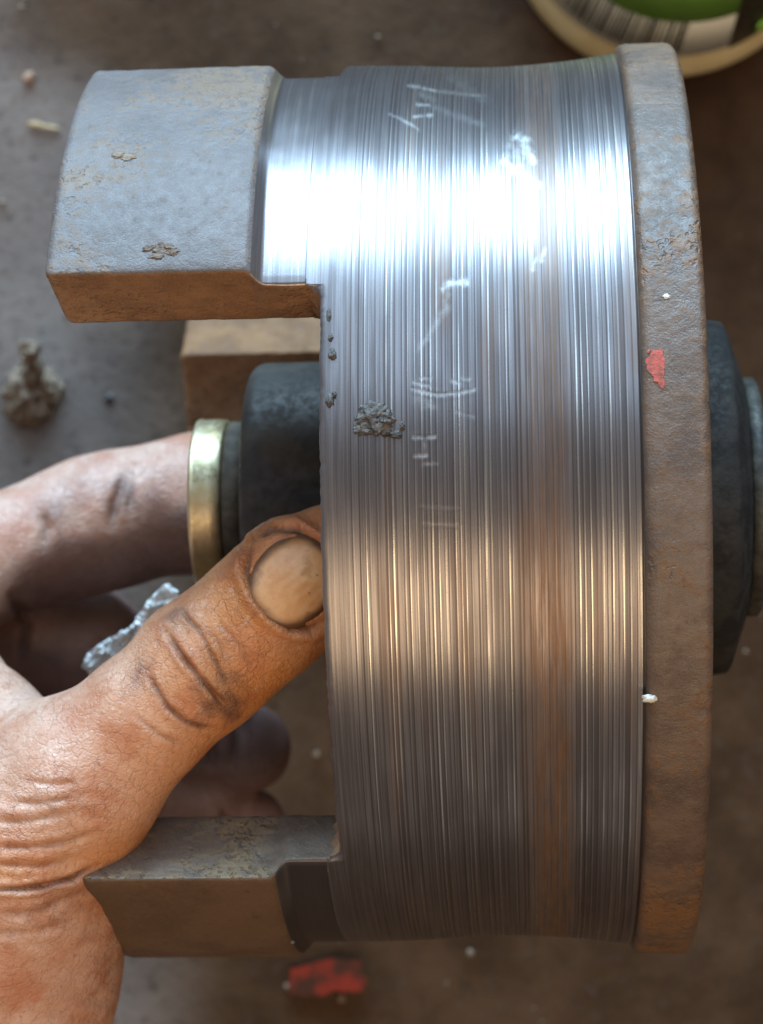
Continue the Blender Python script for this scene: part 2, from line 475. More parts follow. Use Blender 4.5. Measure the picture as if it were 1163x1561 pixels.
def make_prong(o0, i0, o1, i1, label, seed, outer, cutm, ptone_):
    xs = [XB - (XB - (Xl + 0.0016)) * k / 70 for k in range(71)]
    ends = [(math.sin(a) * 1, 1 - math.cos(a)) for a in [math.pi / 2 * k / 6 for k in range(1, 7)]]
    rings = [(XB + 0.0018, 0.00025), (XB + 0.0004, 0.00018)] + [(xx, 0.0) for xx in xs] + [(Xl + 0.0016 * (1 - s), 0.0016 * e) for s, e in ends]
    nA, nS = 46, 14
    V, tags = [], []
    ring_len = None
    for (xx, ins) in rings:
        ro, u = prong_r(xx)
        ro -= ins; ri = RI + ins
        edge = 0.9 * u
        pts = []
        cr = 0.0007
        def at(fa, fr):               # fa 0..1 between the two sides, fr 0..1 inner to outer
            r = ri + (ro - ri) * fr
            a0 = (i0 + (o0 - edge - i0) * fr) + math.degrees(ins / r)
            a1 = (i1 + (o1 + edge - i1) * fr) - math.degrees(ins / r)
            return a0 + (a1 - a0) * fa, r
        # outer surface (0), side at a1 (1), inner (2), side at a0 (1)
        e = cr / (ro * D2R(abs(o1 - o0)))
        h = cr / (ro - ri)
        fa_list = [0.25 * e, e] + [e + (1 - 2 * e) * k / nA for k in range(1, nA)] + [1 - e, 1 - 0.25 * e]
        for f in fa_list:
            drop = 0.32 * cr if (f < 0.5 * e or f > 1 - 0.5 * e) else 0
            A, r = at(f, 1); pts.append((A, r - drop, 0))
        fr_list = [1 - h] + [1 - h - (1 - 2 * h) * k / nS for k in range(1, nS)] + [h]
        for f in fr_list: A, r = at(1, f); pts.append((A, r, 1))
        for f in reversed(fa_list): A, r = at(f, 0); pts.append((A, r, 2))
        for f in reversed(fr_list): A, r = at(0, f); pts.append((A, r, 1))
        ring_len = len(pts)
        for (A, r, tg) in pts:
            a = D2R(A)
            p = Vector((xx, r * math.sin(a), r * math.cos(a)))
            if xx < XB - 0.0005:
                amp = (0.00009 * (1 - u) + 0.00002) if tg == 0 else 0.0002
                q = p * 260 + Vector((seed, 0, 0))
                d = amp * (mnoise.noise(q) + 0.6 * mnoise.noise(q * 2.7))
                dirv = Vector((0, math.sin(a), math.cos(a))) if tg != 1 else Vector((0, math.cos(a), -math.sin(a)))
                if xx < Xl + 0.003: dirv = dirv + Vector((0.8, 0, 0))
                p += dirv * d
            V.append(p); tags.append((tg, u))
    Fc, mi = [], []
    for i in range(len(rings) - 1):
        for k in range(ring_len):
            k2 = (k + 1) % ring_len
            Fc.append((i * ring_len + k, i * ring_len + k2, (i + 1) * ring_len + k2, (i + 1) * ring_len + k))
            tg, u = tags[i * ring_len + k]
            tg2 = tags[i * ring_len + k2][0]
            if tg == 0 and tg2 == 0: mi.append(1 if u > 0.35 else 0)
            elif tg == 2 and tg2 == 2: mi.append(3)
            else: mi.append(2)
    base = (len(rings) - 1) * ring_len
    # end face: bridge outer arc to inner arc
    nf = nA + 3
    for k in range(nf - 1):
        a, b = base + k, base + k + 1
        c = base + nf + nS + 1 + (nf - 1 - k); d = c - 1
        Fc.append((a, b, d, c)); mi.append(2)
    Fc.append(tuple([base + nf - 1] + [base + nf + k for k in range(nS + 1)] + [base + nf + nS + 1])); mi.append(2)
    Fc.append(tuple([base + 2 * nf + nS] + [base + 2 * nf + nS + 1 + k for k in range(nS + 1)] + [base])); mi.append(2)
    me = mesh('prong', V, Fc)
    o = link('prong', me, [outer, M_track, cutm, M_inner], drum)
    me.polygons.foreach_set('material_index', mi)
    fix_normals(me)
    at_ = me.attributes.new('tone', 'FLOAT', 'POINT')
    at_.data.foreach_set('value', [ptone_ if tg == 0 else 0.2 for tg, u in tags])
    o['label'] = label
    return o
make_prong(*PRONGS[0][:4], 'claw with a smooth bluish grey outer face', 1, M_scale, M_cut, 0.55)
make_prong(*PRONGS[1][:4], 'claw with a crusted grey cut face and rusty outer face', 9, M_brown, M_crust, 0.10)
make_prong(*PRONGS[2][:4], 'rusty claw on the far side', 17, M_brown, M_inner, 0.4)

def rounded(x0, x1, r, c0, c1, rin=0.0, steps=6):
    p = [(x0, rin)]
    for k in range(steps + 1):
        a = k / steps * math.pi / 2
        p.append((x0 + c0 * (1 - math.cos(a)), r - c0 + c0 * math.sin(a)) if True else None)
    for k in range(1, 10):
        p.append((x0 + c0 + (x1 - c1 - x0 - c0) * k / 10, r))
    for k in range(steps + 1):
        a = k / steps * math.pi / 2
        p.append((x1 - c1 + c1 * math.sin(a), r - c1 + c1 * math.cos(a)))
    p.append((x1, rin))
    return p
lathe_x('rubber_collar', rounded(-0.297 * R, 0.449 * R, 0.335 * R, 0.003, 0.0006), 128, M_rubber, drum)
ring = [(-0.428 * R, 0.0), (-0.428 * R, 0.196 * R), (-0.425 * R, 0.205 * R), (-0.420 * R, 0.208 * R), (-0.414 * R, 0.2065 * R), (-0.38 * R, 0.206 * R), (-0.358 * R, 0.204 * R),
        (-0.352 * R, 0.198 * R), (-0.351 * R, 0.1 * R)]
lathe_x('shaft_neck', [(-0.3505 * R, 0.02 * R), (-0.3505 * R, 0.196 * R), (-0.348 * R, 0.200 * R), (-0.30 * R, 0.199 * R), (-0.2975 * R, 0.02 * R)], 96, mat_simple('dull_steel_neck', (0.045, 0.036, 0.028), (0.085, 0.066, 0.048), 0.7, 0.0, 300, spec=0.2), drum)
lathe_x('shaft_ring', ring, 128, M_ring, drum)
hub = [(Xr - 0.001, 0.1 * R), (Xr - 0.001, 0.405 * R), (Xr + 0.001, 0.410 * R), (0.765 * R, 0.410 * R), (0.788 * R, 0.406 * R), (0.794 * R, 0.398 * R), (0.83 * R, 0.292 * R), (0.833 * R, 0.1 * R)]
lathe_x('hub', hub, 128, M_hub, drum)
cap = [(0.832 * R, 0.02 * R), (0.8325 * R, 0.268 * R), (0.838 * R, 0.276 * R), (0.862 * R, 0.276 * R), (0.868 * R, 0.268 * R), (0.868 * R, 0.02 * R)]
lathe_x('hub_cap', cap, 128, mat_simple('dull_steel_cap', (0.030, 0.028, 0.024), (0.070, 0.066, 0.054), 0.55, 0.2, 300, spec=0.3), drum)

# small things stuck to the drum: blobs laid on its surface -------------------------------
Minv = None
def drum_local(p):
    return drum_M.inverted() @ Vector(p)
bpy.context.view_layer.update()
drum_M = drum.matrix_world.copy()

def on_drum(px, py, extra=0.0, rad=None):
    """local point on the drum where the ray through pixel (px,py) meets its skin, with its outward normal"""
    Mi = drum_M.inverted()
    o = Mi @ Vector((0, 0, H)); d = (Mi.to_3x3() @ (P(px, py, 0.0) - Vector((0, 0, H)))).normalized()
    r = R
    for _ in range(6):
        A = d.y ** 2 + d.z ** 2; B = o.y * d.y + o.z * d.z; Cc = o.y ** 2 + o.z ** 2 - r * r
        disc = max(0, B * B - A * Cc)
        tt = (-B - math.sqrt(disc)) / A
        p = o + d * tt
        r = (rf if p.x > Xf else (prong_r(p.x)[0] if p.x < XB else track_r(p.x))) if rad is None else rad
    nrm = Vector((0, p.y, p.z)).normalized()
    return p + nrm * extra, nrm

def blob_mesh(bm, p, nrm, rx, ry, h, seed, rough=0.5, rot=0.0, sub=3):
    """a rough lump lying on a surface"""
    tx = Vector((1, 0, 0)); tx = (tx - nrm * tx.dot(nrm)).normalized(); ty = nrm.cross(tx)
    cx, cy = math.cos(rot), math.sin(rot)
    ux, uy = tx * cx + ty * cy, ty * cx - tx * cy
    r = bmesh.ops.create_icosphere(bm, subdivisions=sub, radius=1.0)
    for v in r['verts']:
        c = v.co.copy()
        k = 1 + rough * (mnoise.noise(c * 1.6 + Vector((seed, seed * 2, 0))) + 0.7 * mnoise.noise(c * 4 + Vector((seed, 0, 3))) + 0.5 * mnoise.noise(c * 9 + Vector((seed, 7, 3))))
        c *= k
        v.co = p + ux * (c.x * rx) + uy * (c.y * ry) + nrm * (c.z * h)

def lumps(name, items, mat, parent, sub=3, label=None):
    bm = bmesh.new()
    for it in items: blob_mesh(bm, *it, sub=sub)
    me = bpy.data.meshes.new(name); bm.to_mesh(me); bm.free()
    o = link(name, me, mat, parent)
    if label: o['label'] = label
    return o
mmm = 0.001
from mathutils.geometry import tessellate_polygon
def flakes(name, outlines, mat, parent, th=0.05, jag=0.10, label=None):
    """thin irregular flakes lying on the drum: outlines in photograph pixels"""
    V, Fc = [], []
    for q, ol in enumerate(outlines):
        pts = []
        for (a, b) in zip(ol, ol[1:] + ol[:1]):
            L = math.hypot(b[0] - a[0], b[1] - a[1]); k = max(1, int(L / 2.0))
            for i in range(k):
                t_ = i / k
                x_, y_ = a[0] + (b[0] - a[0]) * t_, a[1] + (b[1] - a[1]) * t_
                x_ += jag * 14 * mnoise.noise((x_ * 0.22, y_ * 0.22, q)); y_ += jag * 14 * mnoise.noise((x_ * 0.22, y_ * 0.22, q + 50))
                pts.append((x_, y_))
        b0 = len(V); n_ = len(pts)
        for lift in (th * mmm, -0.00005):
            for (x_, y_) in pts:
                p, nn = on_drum(x_, y_)
                V.append(p + nn * (lift * (0.75 + 0.5 * mnoise.noise((x_ * 0.2, y_ * 0.2, 9))) if lift > 0 else lift))
        for tri in tessellate_polygon([[Vector((x_, y_, 0)) for x_, y_ in pts]]):
            Fc.append(tuple(b0 + i for i in tri))
        for i in range(n_):
            j = (i + 1) % n_
            Fc.append((b0 + i, b0 + j, b0 + n_ + j, b0 + n_ + i))
    me = mesh(name, V, Fc); fix_normals(me)
    o = link(name, me, mat, parent, smooth=False)
    if label: o['label'] = label
    return o
def zp_(x0, y0, k, pts): return [(x0 + a / k, y0 + b / k) for a, b in pts]
def spot(px, py, rx, ry, h, seed, rough=0.5, rot=0.0):
    p, nn = on_drum(px, py)
    return (p, nn, rx * mmm, ry * mmm, h * mmm, seed, rough, rot)
lumps('grease_lump', [spot(566, 634, 2.1, 1.9, 0.55, 3, 0.4), spot(578, 646, 1.9, 1.8, 0.42, 8, 0.4), spot(555, 652, 1.5, 1.1, 0.3, 5, 0.4), spot(603, 663, 1.0, 0.5, 0.35, 6), spot(613, 650, 0.35, 0.6, 0.3, 2), spot(590, 638, 0.9, 1.0, 0.7, 12)], M_grime, drum, sub=5, label='dark grease lump stuck to the track')
lumps('grease_lump', [spot(507, 540, 0.5, 0.9, 0.55, 23), spot(504, 515, 0.35, 0.5, 0.3, 21), spot(503, 610, 0.55, 1.0, 0.5, 26), spot(509, 602, 0.4, 0.5, 0.4, 29), spot(501, 480, 0.3, 0.9, 0.3, 31)], M_grime, drum, label='small grease lumps along the notch edge')
lumps('mud_fleck', [spot(180, 236, 1.0, 0.7, 0.14, 43), spot(196, 240, 1.2, 0.7, 0.12, 44), spot(188, 237, 1.3, 0.4, 0.08, 45)], M_crumb, drum, sub=4)
lumps('mud_fleck', [spot(228, 377, 1.0, 0.5, 0.16, 53, rot=0.4), spot(255, 375, 1.3, 0.6, 0.2, 54, rot=-0.3), spot(240, 391, 1.1, 0.5, 0.13, 55), spot(264, 384, 1.0, 0.6, 0.16, 56), spot(244, 380, 1.2, 0.7, 0.08, 57)], M_fleck, drum, sub=4)
flakes('paint_fleck', [[(984, 550), (996, 534), (1010, 532), (1013, 550), (1012, 588), (1010, 594), (998, 580), (994, 570), (987, 566)], [(986, 536), (991, 531), (990, 538)]], M_red, drum, 0.07, 0.2, 'faded red paint fleck on the rim')
lumps('white_chip', [spot(990, 1065, 1.1, 0.6, 0.35, 71)], M_white, drum)
lumps('white_chip', [spot(1016, 452, 0.5, 0.35, 0.2, 72)], M_white, drum)
lumps('bright_speck', [spot(445, 1436, 0.45, 0.3, 0.3, 75)], M_burr, drum, sub=2)
def smear(pts, w, h):
    """a narrow raised burr following pixel points on the drum's skin"""
    out = []
    for (a, b) in zip(pts[:-1], pts[1:]):
        L = math.hypot(b[0] - a[0], b[1] - a[1]); k = max(1, int(L / (w * 7)))
        for i in range(k + 1):
            t = i / k
            if rnd.random() < 0.38: continue
            x, y = a[0] + (b[0] - a[0]) * t, a[1] + (b[1] - a[1]) * t
            rot = math.atan2(-(b[1] - a[1]), b[0] - a[0])
            out.append(spot(x + rnd.uniform(-1.5, 1.5), y + rnd.uniform(-1.5, 1.5), w * rnd.uniform(1.4, 2.4), w * rnd.uniform(0.35, 0.8), h * rnd.uniform(0.4, 1.0), rnd.uniform(0, 99), 0.6, rot))
    return out
M_scr = M_burr
# ------------------------------------------------------------------ the hand (one skin grown round bones)
def mm(px, py, z):            # pixel + height in mm -> mm
    p = P(px, py, z / 1000.0) * 1000.0
    return np.array([p.x, p.y, p.z], np.float32)
# each chain: list of (px, py, z mm, radius mm), own blend
CHAINS = {
 'thumb': [(505, 842, 42.5, 7.6), (452, 893, 42.5, 9.6), (392, 945, 42.5, 9.7), (306, 1017, 43.0, 10.0), (210, 1105, 43.0, 9.7), (120, 1190, 41.0, 12.5), (35, 1300, 36.0, 16.5), (-25, 1420, 28, 19.5)],
 'wrist': [(-25, 1420, 28, 19.5), (-45, 1520, 22, 22.0), (-120, 1700, 10, 24.0), (-260, 2200, -5, 28.0), (-380, 2450, -14, 32.0)],
 'palm': [(-60, 1430, 18, 22.0), (-170, 1200, 8, 20.0), (-200, 1000, -4, 16.0)],
 'palm_low': [(-90, 1430, 0, 20.0), (-190, 1250, -22, 18.0), (-200, 1080, -34, 14.0)],
 'index': [(-200, 960, -6, 14.0), (-95, 900, -16, 11.5), (0, 848, -23, 10.2), (70, 826, -26, 11.2), (140, 800, -28, 12.2), (200, 786, -29, 11.8), (300, 768, -30, 12.6), (380, 770, -30, 10.4)],
 'middle': [(-210, 1010, -32, 14.0), (-70, 985, -40, 11.0), (0, 960, -42, 11.5), (120, 990, -47, 12.5), (230, 1060, -50, 11.0), (300, 1110, -51, 10.0), (375, 1140, -50, 9.0)],
 'ring': [(-200, 1120, -44, 13.0), (-20, 1150, -52, 10.0), (130, 1190, -57, 10.0), (230, 1200, -56, 9.0), (315, 1212, -54, 8.0)],
 'little': [(-190, 1260, -50, 12.0), (20, 1330, -58, 9.0), (200, 1305, -61, 9.0), (300, 1270, -60, 9.0), (378, 1262, -58, 8.2)],
 'web': [(95, 1190, 36, 9.0), (-30, 1115, 22, 10.0), (-150, 985, 2, 12.0)],
}
BL = {'thumb': 4, 'wrist': 10, 'palm': 12, 'palm_low': 14, 'index': 9, 'middle': 3.0, 'ring': 3.0, 'little': 3.0, 'web': 9}
ORDER = ['thumb', 'wrist', 'palm', 'palm_low', 'web', 'index', 'middle', 'ring', 'little']
CH = {k: [(mm(a, b, c), r) for (a, b, c, r) in v] for k, v in CHAINS.items()}

def smin(a, b, k):
    h = np.maximum(k - np.abs(a - b), 0) / k
    return np.minimum(a, b) - h * h * k * 0.25
def seg(Px, a, ra, b, rb):
    ba = b - a
    t = np.clip(((Px - a) @ ba) / float(ba @ ba), 0, 1)
    d = Px - a - t[..., None] * ba
    return np.sqrt((d * d).sum(-1)) - (ra + (rb - ra) * t)
def sdf(Px):
    out = None
    for nme in ORDER:
        c = CH[nme]; d = None
        for (a, ra), (b, rb) in zip(c[:-1], c[1:]):
            s = seg(Px, a, ra, b, rb)
            d = s if d is None else smin(d, s, 4.0)
        out = d if out is None else smin(out, d, BL[nme])
    # the pads flatten where the thumb presses and the nail bed is flat
    return out
HS = 0.85
lo = np.array([-165, -265, -85], np.float32); hi = np.array([12, 40, 66], np.float32)
dims = np.ceil((hi - lo) / HS).astype(int)
# coarse pass, then fine evaluation only in blocks near the skin
CB = 8
cd = np.ceil(dims / CB).astype(int)
vol = np.full(tuple(cd * CB + 1), 20.0, np.float32)
for i in range(cd[0]):
    ctr = np.stack(np.meshgrid([i], np.arange(cd[1]), np.arange(cd[2]), indexing='ij'), -1)[0].reshape(-1, 3)
    cp = (lo + (ctr * CB + CB / 2) * HS).astype(np.float32)
    dc = sdf(cp)
    near = np.abs(dc) < CB * HS * 0.9 + 5.0
    inside = dc < 0
    for c, nr, ins in zip(ctr, near, inside):
        if not nr and ins:
            vol[c[0]*CB:c[0]*CB+CB+1, c[1]*CB:c[1]*CB+CB+1, c[2]*CB:c[2]*CB+CB+1] = -20
    act = ctr[near]
    if len(act) == 0: continue
    off = np.stack(np.meshgrid(np.arange(CB + 1), np.arange(CB + 1), np.arange(CB + 1), indexing='ij'), -1).reshape(-1, 3)
    pts = (act[:, None, :] * CB + off[None]).reshape(-1, 3)
    val = sdf((lo + pts * HS).astype(np.float32))
    vol[pts[:, 0], pts[:, 1], pts[:, 2]] = val
def surface_nets(v):
    s = v < 0
    A = [s[i:s.shape[0]-1+i, j:s.shape[1]-1+j, k:s.shape[2]-1+k] for i in (0, 1) for j in (0, 1) for k in (0, 1)]
    cnt = sum(a.astype(np.int8) for a in A)
    act = np.argwhere((cnt > 0) & (cnt < 8))
    idx = np.full(cnt.shape, -1, np.int64); idx[act[:, 0], act[:, 1], act[:, 2]] = np.arange(len(act))
    corners = np.array([[i, j, k] for i in (0, 1) for j in (0, 1) for k in (0, 1)])
    acc = np.zeros((len(act), 3)); num = np.zeros(len(act))
    for a in range(8):
        for b in range(a + 1, 8):
            if np.abs(corners[a] - corners[b]).sum() != 1: continue
            ca, cb = act + corners[a], act + corners[b]
            va, vb = v[ca[:, 0], ca[:, 1], ca[:, 2]], v[cb[:, 0], cb[:, 1], cb[:, 2]]
            cr = (va < 0) != (vb < 0)
            t = np.where(cr, va / np.where(cr, va - vb, 1), 0)
            acc[cr] += (ca + t[:, None] * (corners[b] - corners[a]))[cr]; num[cr] += 1
    pos = acc / num[:, None]
    faces = []
    for ax in range(3):
        sl = [slice(None)] * 3; sl2 = [slice(None)] * 3
        sl[ax] = slice(0, -1); sl2[ax] = slice(1, None)
        ch = np.argwhere(s[tuple(sl)] != s[tuple(sl2)])
        b, c = (ax + 1) % 3, (ax + 2) % 3
        ok = (ch[:, b] > 0) & (ch[:, c] > 0) & (ch[:, b] < cnt.shape[b]) & (ch[:, c] < cnt.shape[c]) & (ch[:, ax] < cnt.shape[ax])
        ch = ch[ok]
        eb = np.zeros(3, int); eb[b] = 1; ec = np.zeros(3, int); ec[c] = 1
        q = [ch, ch - eb, ch - eb - ec, ch - ec]
        f = np.stack([idx[w[:, 0], w[:, 1], w[:, 2]] for w in q], 1)
        inside = s[ch[:, 0], ch[:, 1], ch[:, 2]]
        f[~inside] = f[~inside][:, ::-1]
        faces.append(f)
    return pos, np.concatenate(faces)
pos, quads = surface_nets(vol)
pos = (lo + pos * HS).astype(np.float32)
for _ in range(2):             # pull the net onto the true skin
    e = 0.2
    d = sdf(pos)
    gx = np.stack([sdf(pos + np.array(v, np.float32)) - d for v in ((e, 0, 0), (0, e, 0), (0, 0, e))], 1) / e
    pos = pos - np.clip(d, -1, 1)[:, None] * gx / np.maximum((gx * gx).sum(1), 0.2)[:, None]
me = bpy.data.meshes.new('hand_base')
me.from_pydata((pos * 0.001).tolist(), [], quads.tolist()); me.update()
tmp = bpy.data.objects.new('hand_tmp', me); C.objects.link(tmp)
ss = tmp.modifiers.new('s', 'SUBSURF'); ss.levels = 1; ss.render_levels = 1
bpy.context.view_layer.update()
dg = bpy.context.evaluated_depsgraph_get()
hm = bpy.data.meshes.new_from_object(tmp.evaluated_get(dg))
bpy.data.objects.remove(tmp); bpy.data.meshes.remove(me)
hm.name = 'hand'
# a finer net where the camera sees the thumb's skin closely
bm = bmesh.new(); bm.from_mesh(hm)
def near_face(f):
    c = f.calc_center_median()
    if c.z < 0.014: return False
    x = 581.5 + c.x * F / (H - c.z); y = 780.5 - c.y * F / (H - c.z)
    return -30 < x < 530 and 780 < y < 1590
fs = [f for f in bm.faces if near_face(f)]
es = list({e for f in fs for e in f.edges})
bmesh.ops.subdivide_edges(bm, edges=es, cuts=1, use_grid_fill=True, smooth=0.0)
bm.to_mesh(hm); bm.free()
print('hand verts', len(hm.vertices))
hm.update()
nv = len(hm.vertices)
co = np.empty(nv * 3, np.float32); hm.vertices.foreach_get('co', co); co = co.reshape(-1, 3)
no = np.empty(nv * 3, np.float32); hm.vertices.foreach_get('normal', no); no = no.reshape(-1, 3)
if (no * (co - co.mean(0))).sum(1).mean() < 0: hm.flip_normals(); no = -no
z = co[:, 2]
sx = 581.5 + co[:, 0] * F / (H - z); sy = 780.5 - co[:, 1] * F / (H - z)
def pdist(pts):
    d = np.full(nv, 1e9); tt = np.zeros(nv)
    L = [0.0]
    for a, b in zip(pts[:-1], pts[1:]): L.append(L[-1] + math.hypot(b[0] - a[0], b[1] - a[1]))
    for i, (a, b) in enumerate(zip(pts[:-1], pts[1:])):
        ax, ay = a; bx, by = b[0] - ax, b[1] - ay
        t = np.clip(((sx - ax) * bx + (sy - ay) * by) / (bx * bx + by * by), 0, 1)
        q = np.hypot(sx - ax - t * bx, sy - ay - t * by)
        m_ = q < d
        d[m_] = q[m_]; tt[m_] = (L[i] + t[m_] * (L[i + 1] - L[i])) / L[-1]
    return d, tt
disp = np.zeros(nv); grime_shade = np.zeros(nv)
top = (no[:, 2] > 0.05) & (z > 0.012)
CREASES = [  # points, depth mm, width px, grime
 ([(270, 915), (286, 942), (303, 959), (326, 1003), (340, 1030), (352, 1052)], 0.40, 5, 0.55),
 ([(250, 958), (268, 986), (282, 1006), (306, 1035), (344, 1077), (352, 1090)], 0.85, 6.5, 1.0),
 ([(224, 1020), (234, 1044), (256, 1079), (282, 1099), (309, 1109), (330, 1110)], 0.60, 6, 0.8),
 ([(332, 947), (367, 985), (382, 1014)], 0.22, 5, 0.35),
 ([(305, 950), (330, 975), (350, 1005)], 0.15, 5, 0.25),
 ([(205, 1090), (240, 1118), (280, 1135)], 0.22, 6, 0.3),
 ([(388, 822), (380, 842), (376, 871), (389, 906), (413, 938), (443, 957), (472, 958), (500, 945)], 0.60, 6.5, 1.0),
 ([(388, 822), (414, 808), (452, 808), (500, 838)], 0.60, 7, 0.8),
 ([(-20, 1356), (30, 1355), (63, 1351), (111, 1339), (150, 1318)], 0.85, 6, 0.9),
 ([(-20, 1290), (40, 1292), (100, 1284), (150, 1268)], 0.45, 8, 0.35),
 ([(-20, 1318), (60, 1320), (120, 1310)], 0.35, 7, 0.25),
 ([(-20, 1394), (48, 1391), (96, 1372), (140, 1352)], 0.35, 8, 0.25),
 ([(-20, 1425), (60, 1420), (120, 1400)], 0.35, 8, 0.2),
 ([(-20, 1254), (50, 1250), (110, 1238)], 0.35, 8, 0.2),
 ([(10, 1222), (60, 1225), (120, 1215)], 0.3, 7, 0.15),
 ([(30, 1190), (80, 1196), (130, 1190)], 0.25, 7, 0.15),
]
for pts, dep, w, gm in CREASES:
    w = w * 0.68; gm = min(1.0, gm * 1.15)
    d, t = pdist(pts)
    fade = np.clip(np.minimum(t, 1 - t) / 0.18, 0.25, 1)
    wob = 0.75 + 0.25 * np.sin(t * 17 + dep * 9)
    disp += np.where(top, (-dep * np.exp(-(d / w) ** 2) + dep * 0.38 * np.exp(-((d - 2.3 * w) / (1.4 * w)) ** 2)) * fade * wob, 0)
    grime_shade += np.where(top, gm * np.exp(-(d / (w * 0.75)) ** 2) * fade, 0) + np.where(top, gm * 0.3 * np.exp(-(d / (w * 3.2)) ** 2) * fade, 0)
low = z < -0.012
for pts, dep, w, gm in ([((190, 718), (186, 740), (176, 766), (170, 800)), 0.7, 7, 0.9], [((204, 724), (200, 748), (194, 780)), 0.4, 6, 0.4], [((60, 780), (70, 805), (66, 835)), 0.5, 8, 0.4], [((306, 1072), (326, 1110), (322, 1165)), 0.9, 7, 0.8], [((345, 1080), (362, 1120), (356, 1170)), 0.5, 6, 0.5],
                        [((228, 1170), (244, 1200), (240, 1240)), 0.8, 6, 0.7], [((340, 1230), (346, 1255), (340, 1290)), 0.6, 6, 0.6], [((18, 910), (40, 950), (36, 1000)), 0.9, 8, 0.7]):
    d, t = pdist(pts)
    fade = np.clip(np.minimum(t, 1 - t) / 0.2, 0.3, 1)
    disp += np.where(low, (-dep * np.exp(-(d / w) ** 2) + dep * 0.4 * np.exp(-((d - 2.2 * w) / (1.4 * w)) ** 2)) * fade, 0)
    grime_shade += np.where(low, gm * np.exp(-(d / w) ** 2) * fade, 0)
# soft folds on the back of the thumb and wrist
bed = np.clip(1.12 - np.hypot((sx - 448) * 0.69 - (sy - 886) * 0.72, (sx - 448) * 0.72 + (sy - 886) * 0.69) / 70.0, 0, 1)
disp = np.where(top & (bed > 0.2), np.minimum(disp, 0) * 0.3 - 0.25, disp)
cu = np.array([mnoise.noise((float(a) * 0.006 + float(b) * 0.004, float(b) * 0.045 - float(a) * 0.013, 0.0)) for a, b in zip(sx, sy)]) if nv < 900000 else np.zeros(nv)
fold = np.clip((280 - sx) / 160, 0, 1) * np.clip((sy - 1080) / 120, 0, 1)
disp += np.where(top, cu * 0.24 * fold, 0)
lump = np.array([mnoise.noise((float(a) * 160, float(b) * 160, float(c) * 160)) for a, b, c in co])
disp += np.where(top & (bed > 0.2), 0, lump * 0.25)
for pts, hgt, wd in (([(366, 845), (362, 876), (378, 914), (405, 950), (440, 970), (474, 972), (505, 958)], 0.75, 9), ([(380, 815), (412, 797), (452, 795), (505, 826)], 0.6, 9)):
    d, t = pdist(pts)
    disp += np.where(top & (bed < 0.2), hgt * np.exp(-(d / wd) ** 2), 0)
# knuckle stains and grease
lump2 = np.array([mnoise.noise((float(a) * 420, float(b) * 420, float(c) * 420 + 5)) for a, b, c in co])
def stain(cx, cy, r, amt, back=False):
    d = np.hypot(sx - cx, sy - cy)
    m_ = (z < 0.0) if back else top
    return np.where(m_, amt * np.clip(1.15 - d / r + 0.55 * lump2 + 0.5 * lump, 0, 1), 0)
for a in ((372, 925, 34, 0.28), (430, 985, 34, 0.22), (400, 800, 24, 0.35), (275, 945, 30, 0.5), (340, 1065, 45, 0.75), (215, 1010, 25, 0.3), (330, 1010, 40, 0.25), (262, 935, 16, 0.5), (212, 1030, 30, 0.35), (340, 1075, 26, 0.5), (115, 1370, 60, 0.35)): grime_shade += stain(*a)
for a in ((186, 742, 26, 0.75), (178, 765, 36, 0.5), (120, 765, 60, 0.35), (85, 785, 30, 0.3), (240, 760, 50, 0.25)): grime_shade += stain(*a, back=True)
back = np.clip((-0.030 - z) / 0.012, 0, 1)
# thumb-facing side of the index finger: its shade painted in with the grease
palmar_shade = np.clip((-no[:, 1] * 0.8 + no[:, 2] * 0.15 + 0.22 * lump + 0.10) / 0.45, 0, 1) * np.clip((-0.004 - z) / 0.010, 0, 1)
grime_shade += palmar_shade * 0.75 * np.clip((sx + 90) / 120, 0, 1)
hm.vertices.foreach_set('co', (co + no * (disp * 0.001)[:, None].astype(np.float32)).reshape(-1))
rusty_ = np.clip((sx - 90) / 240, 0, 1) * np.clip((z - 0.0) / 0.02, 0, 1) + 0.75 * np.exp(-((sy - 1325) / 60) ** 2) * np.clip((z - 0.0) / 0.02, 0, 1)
for nm, arr in (('rusty', np.clip(rusty_, 0, 1)), ('grime_shade', np.clip(grime_shade, 0, 1)), ('oily_shade', np.maximum(np.maximum(back, 0.38 * np.clip((-0.006 - z) / 0.01, 0, 1)), palmar_shade * np.clip((sx + 60) / 120, 0, 1)))):  # oil stains of the lower fingers plus the index finger's painted shade
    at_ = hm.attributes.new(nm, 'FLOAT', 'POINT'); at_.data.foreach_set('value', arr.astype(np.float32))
hm.update()

